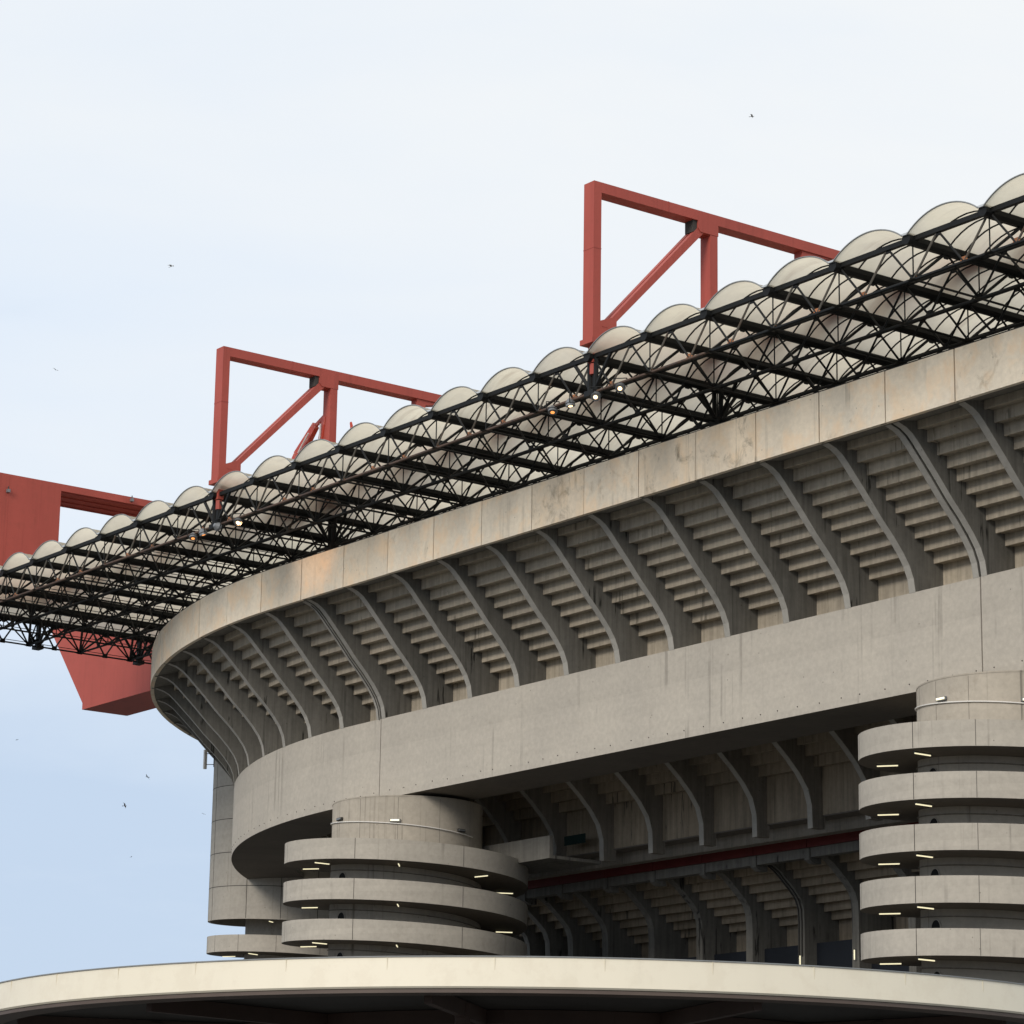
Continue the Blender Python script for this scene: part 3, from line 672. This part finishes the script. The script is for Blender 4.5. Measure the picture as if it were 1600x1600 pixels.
MB().loft([ring(6.2, ZC-HB-.16, 40), ring(6.35, ZC-HB-.16, 40), ring(6.35, ZC-HB+.09, 40), ring(6.2, ZC-HB+.09, 40), ring(6.2, ZC-HB-.16, 40)], True, False).build('ring_beam', M_CBEAM, can)
MB().loft([ring(1.6, GZ, 40), ring(1.6, ZC-HB+.08, 40)], True, False).build('column', M_CBEAM, can, True)
for k in range(6):
    a = 2*math.pi*k/6+.2; c = Vector((CX+8*math.cos(a), CY+8*math.sin(a), GZ))
    MB().bar(c, c+Vector((0, 0, ZC-HB+.05-GZ)), .14, 12).build('column', M_CBEAM, can, True)

# ------------------------------------------------------------------ birds
def ray_pt(px, py, dist):
    x = (px-800)/F_PX; y = (800-py)/F_PX; d = (cx_*x+cy_*y+Fd).normalized(); return d*dist
def bird(px, py, dist, span, yaw, bank, label, mat):
    c = ray_pt(px, py, dist); m = MB()
    # body
    rings = []
    for t, r in ((-.30, .008), (-.22, .03), (-.08, .05), (.06, .045), (.16, .03), (.22, .034), (.27, .02), (.32, .003)):
        rings.append([(t*span*.9, r*span*.8*math.cos(a), r*span*.8*math.sin(a)) for a in [2*math.pi*i/8 for i in range(8)]])
    m.loft(rings)
    o = MB.build(m, 'bird', mat)
    for s_ in (-1, 1):
        wv = [(.08, .02*s_, .02), (.13, .18*s_, .10), (.04, .34*s_, .12), (-.12, .52*s_, .06), (-.03, .30*s_, .08), (-.08, .16*s_, .05), (-.08, .02*s_, .01)]
        w2 = MB().prism([tuple(q*span for q in p) for p in wv], (0, 0, -.012*span)).build('wing', mat); w2.parent = o
    tv = MB().prism([(-.22*span, .03*span, 0), (-.22*span, -.03*span, 0), (-.38*span, -.08*span, 0), (-.33*span, 0, 0), (-.38*span, .08*span, 0)], (0, 0, -.01*span)).build('tail', mat); tv.parent = o
    o.location = c; o.rotation_euler = (math.radians(bank), math.radians(-10), math.radians(yaw))
    tag(o, label, 'bird', 'birds in the sky'); return o
bird(1175, 182, 70, .20, 60, 50, 'dark small bird high in the pale sky above the right portal', M_BIRD)
bird(268, 416, 110, .36, 20, 10, 'pale bird gliding over the left half of the sky, above the left portal', M_GULL)
bird(87, 578, 95, .2, 130, 30, 'small dark bird in the left sky above the corner girder', M_BIRD)
bird(230, 1214, 80, .22, 200, 35, 'dark bird flying left of the curved corner, upper of the close pair', M_BIRD)
bird(195, 1259, 80, .2, 80, 60, 'dark bird just below another one, left of the smooth corner tower', M_BIRD)
bird(27, 1156, 120, .18, 10, 20, 'tiny bird near the left frame edge under the roof end', M_BIRD)
bird(205, 1339, 110, .16, 40, 20, 'tiny bird low in the blue sky left of the corner tower', M_BIRD)
bird(318, 1272, 110, .16, 140, 20, 'tiny bird close to the left side of the corner tower wall', M_BIRD)
# antenna and crane, placed from their real positions on the corner and roof
ap = path(SL+RC*math.radians(38), 3.9, 38.4)
MB().box((-.09, -.12, -.75), (.09, .12, .75)).build('panel', M_WHITE, None)
pn = bpy.data.objects['panel']; pn.parent = an; an.location = ap
MB().tube([(0, 0, .45), (.5, .5, .45)], .03, 5).tube([(0, 0, -.4), (.5, .5, -.4)], .03, 5).tube([(.5, .5, .6), (.5, .5, -.6)], .04, 5).build('bracket', M_STEEL, None)
bk = bpy.data.objects['bracket.%03d' % 0] if 'bracket.000' in bpy.data.objects else [o for o in bpy.data.objects if o.name.startswith('bracket') and o.parent is None][0]
bk.parent = an
M_CRR = paint('bright_crane_red', (.50, .06, .03), .4, .1, wear=(.75, .6, .45), wearamt=.5)
def seg(p, q, w1, w2, name):
    p = Vector(p); q = Vector(q); d = (q-p).normalized(); s_ = Vector((0, 1, 0)); u = d.cross(s_).normalized()
    MB().loft([[p+s_*a*w1*.6+u*b*w1 for a, b in ((-1, -1), (1, -1), (1, 1), (-1, 1))], [q+s_*a*w2*.6+u*b*w2 for a, b in ((-1, -1), (1, -1), (1, 1), (-1, 1))]]).build(name, M_CRR, cr)
seg((-165.2, 104.2, 51.3), (-163.6, 104.2, 53.0), .30, .36, 'lower_boom')
seg((-163.6, 104.2, 53.02), (-161.55, 104.2, 54.75), .38, .26, 'boom')
seg((-161.5, 104.2, 54.75), (-160.45, 104.2, 55.15), .12, .14, 'link_arm')
seg((-160.45, 104.2, 55.1), (-160.75, 104.2, 53.6), .20, .26, 'jib')
seg((-160.75, 104.2, 53.6), (-160.9, 104.2, 50.0), .16, .16, 'mast')
seg((-159.0, 105.3, 54.6), (-158.6, 105.3, 53.4), .07, .16, 'outrigger')
seg((-158.6, 105.3, 53.4), (-158.5, 105.3, 50.0), .16, .16, 'outrigger_leg')
MB().box((-165.6, 103.7, 49.3), (-158.2, 105.6, 49.42)).box((-165.6, 103.9, 49.42), (-164.4, 104.5, 51.4)).build('base_frame', M_CRR, cr)
for a, b in (((-163.1, 103.85, 53.1), (-161.9, 103.85, 54.2)), ((-160.6, 103.95, 54.6), (-160.7, 103.95, 53.2))): MB().bar(a, b, .06, 8).build('hydraulic_ram', M_WHITE, cr)
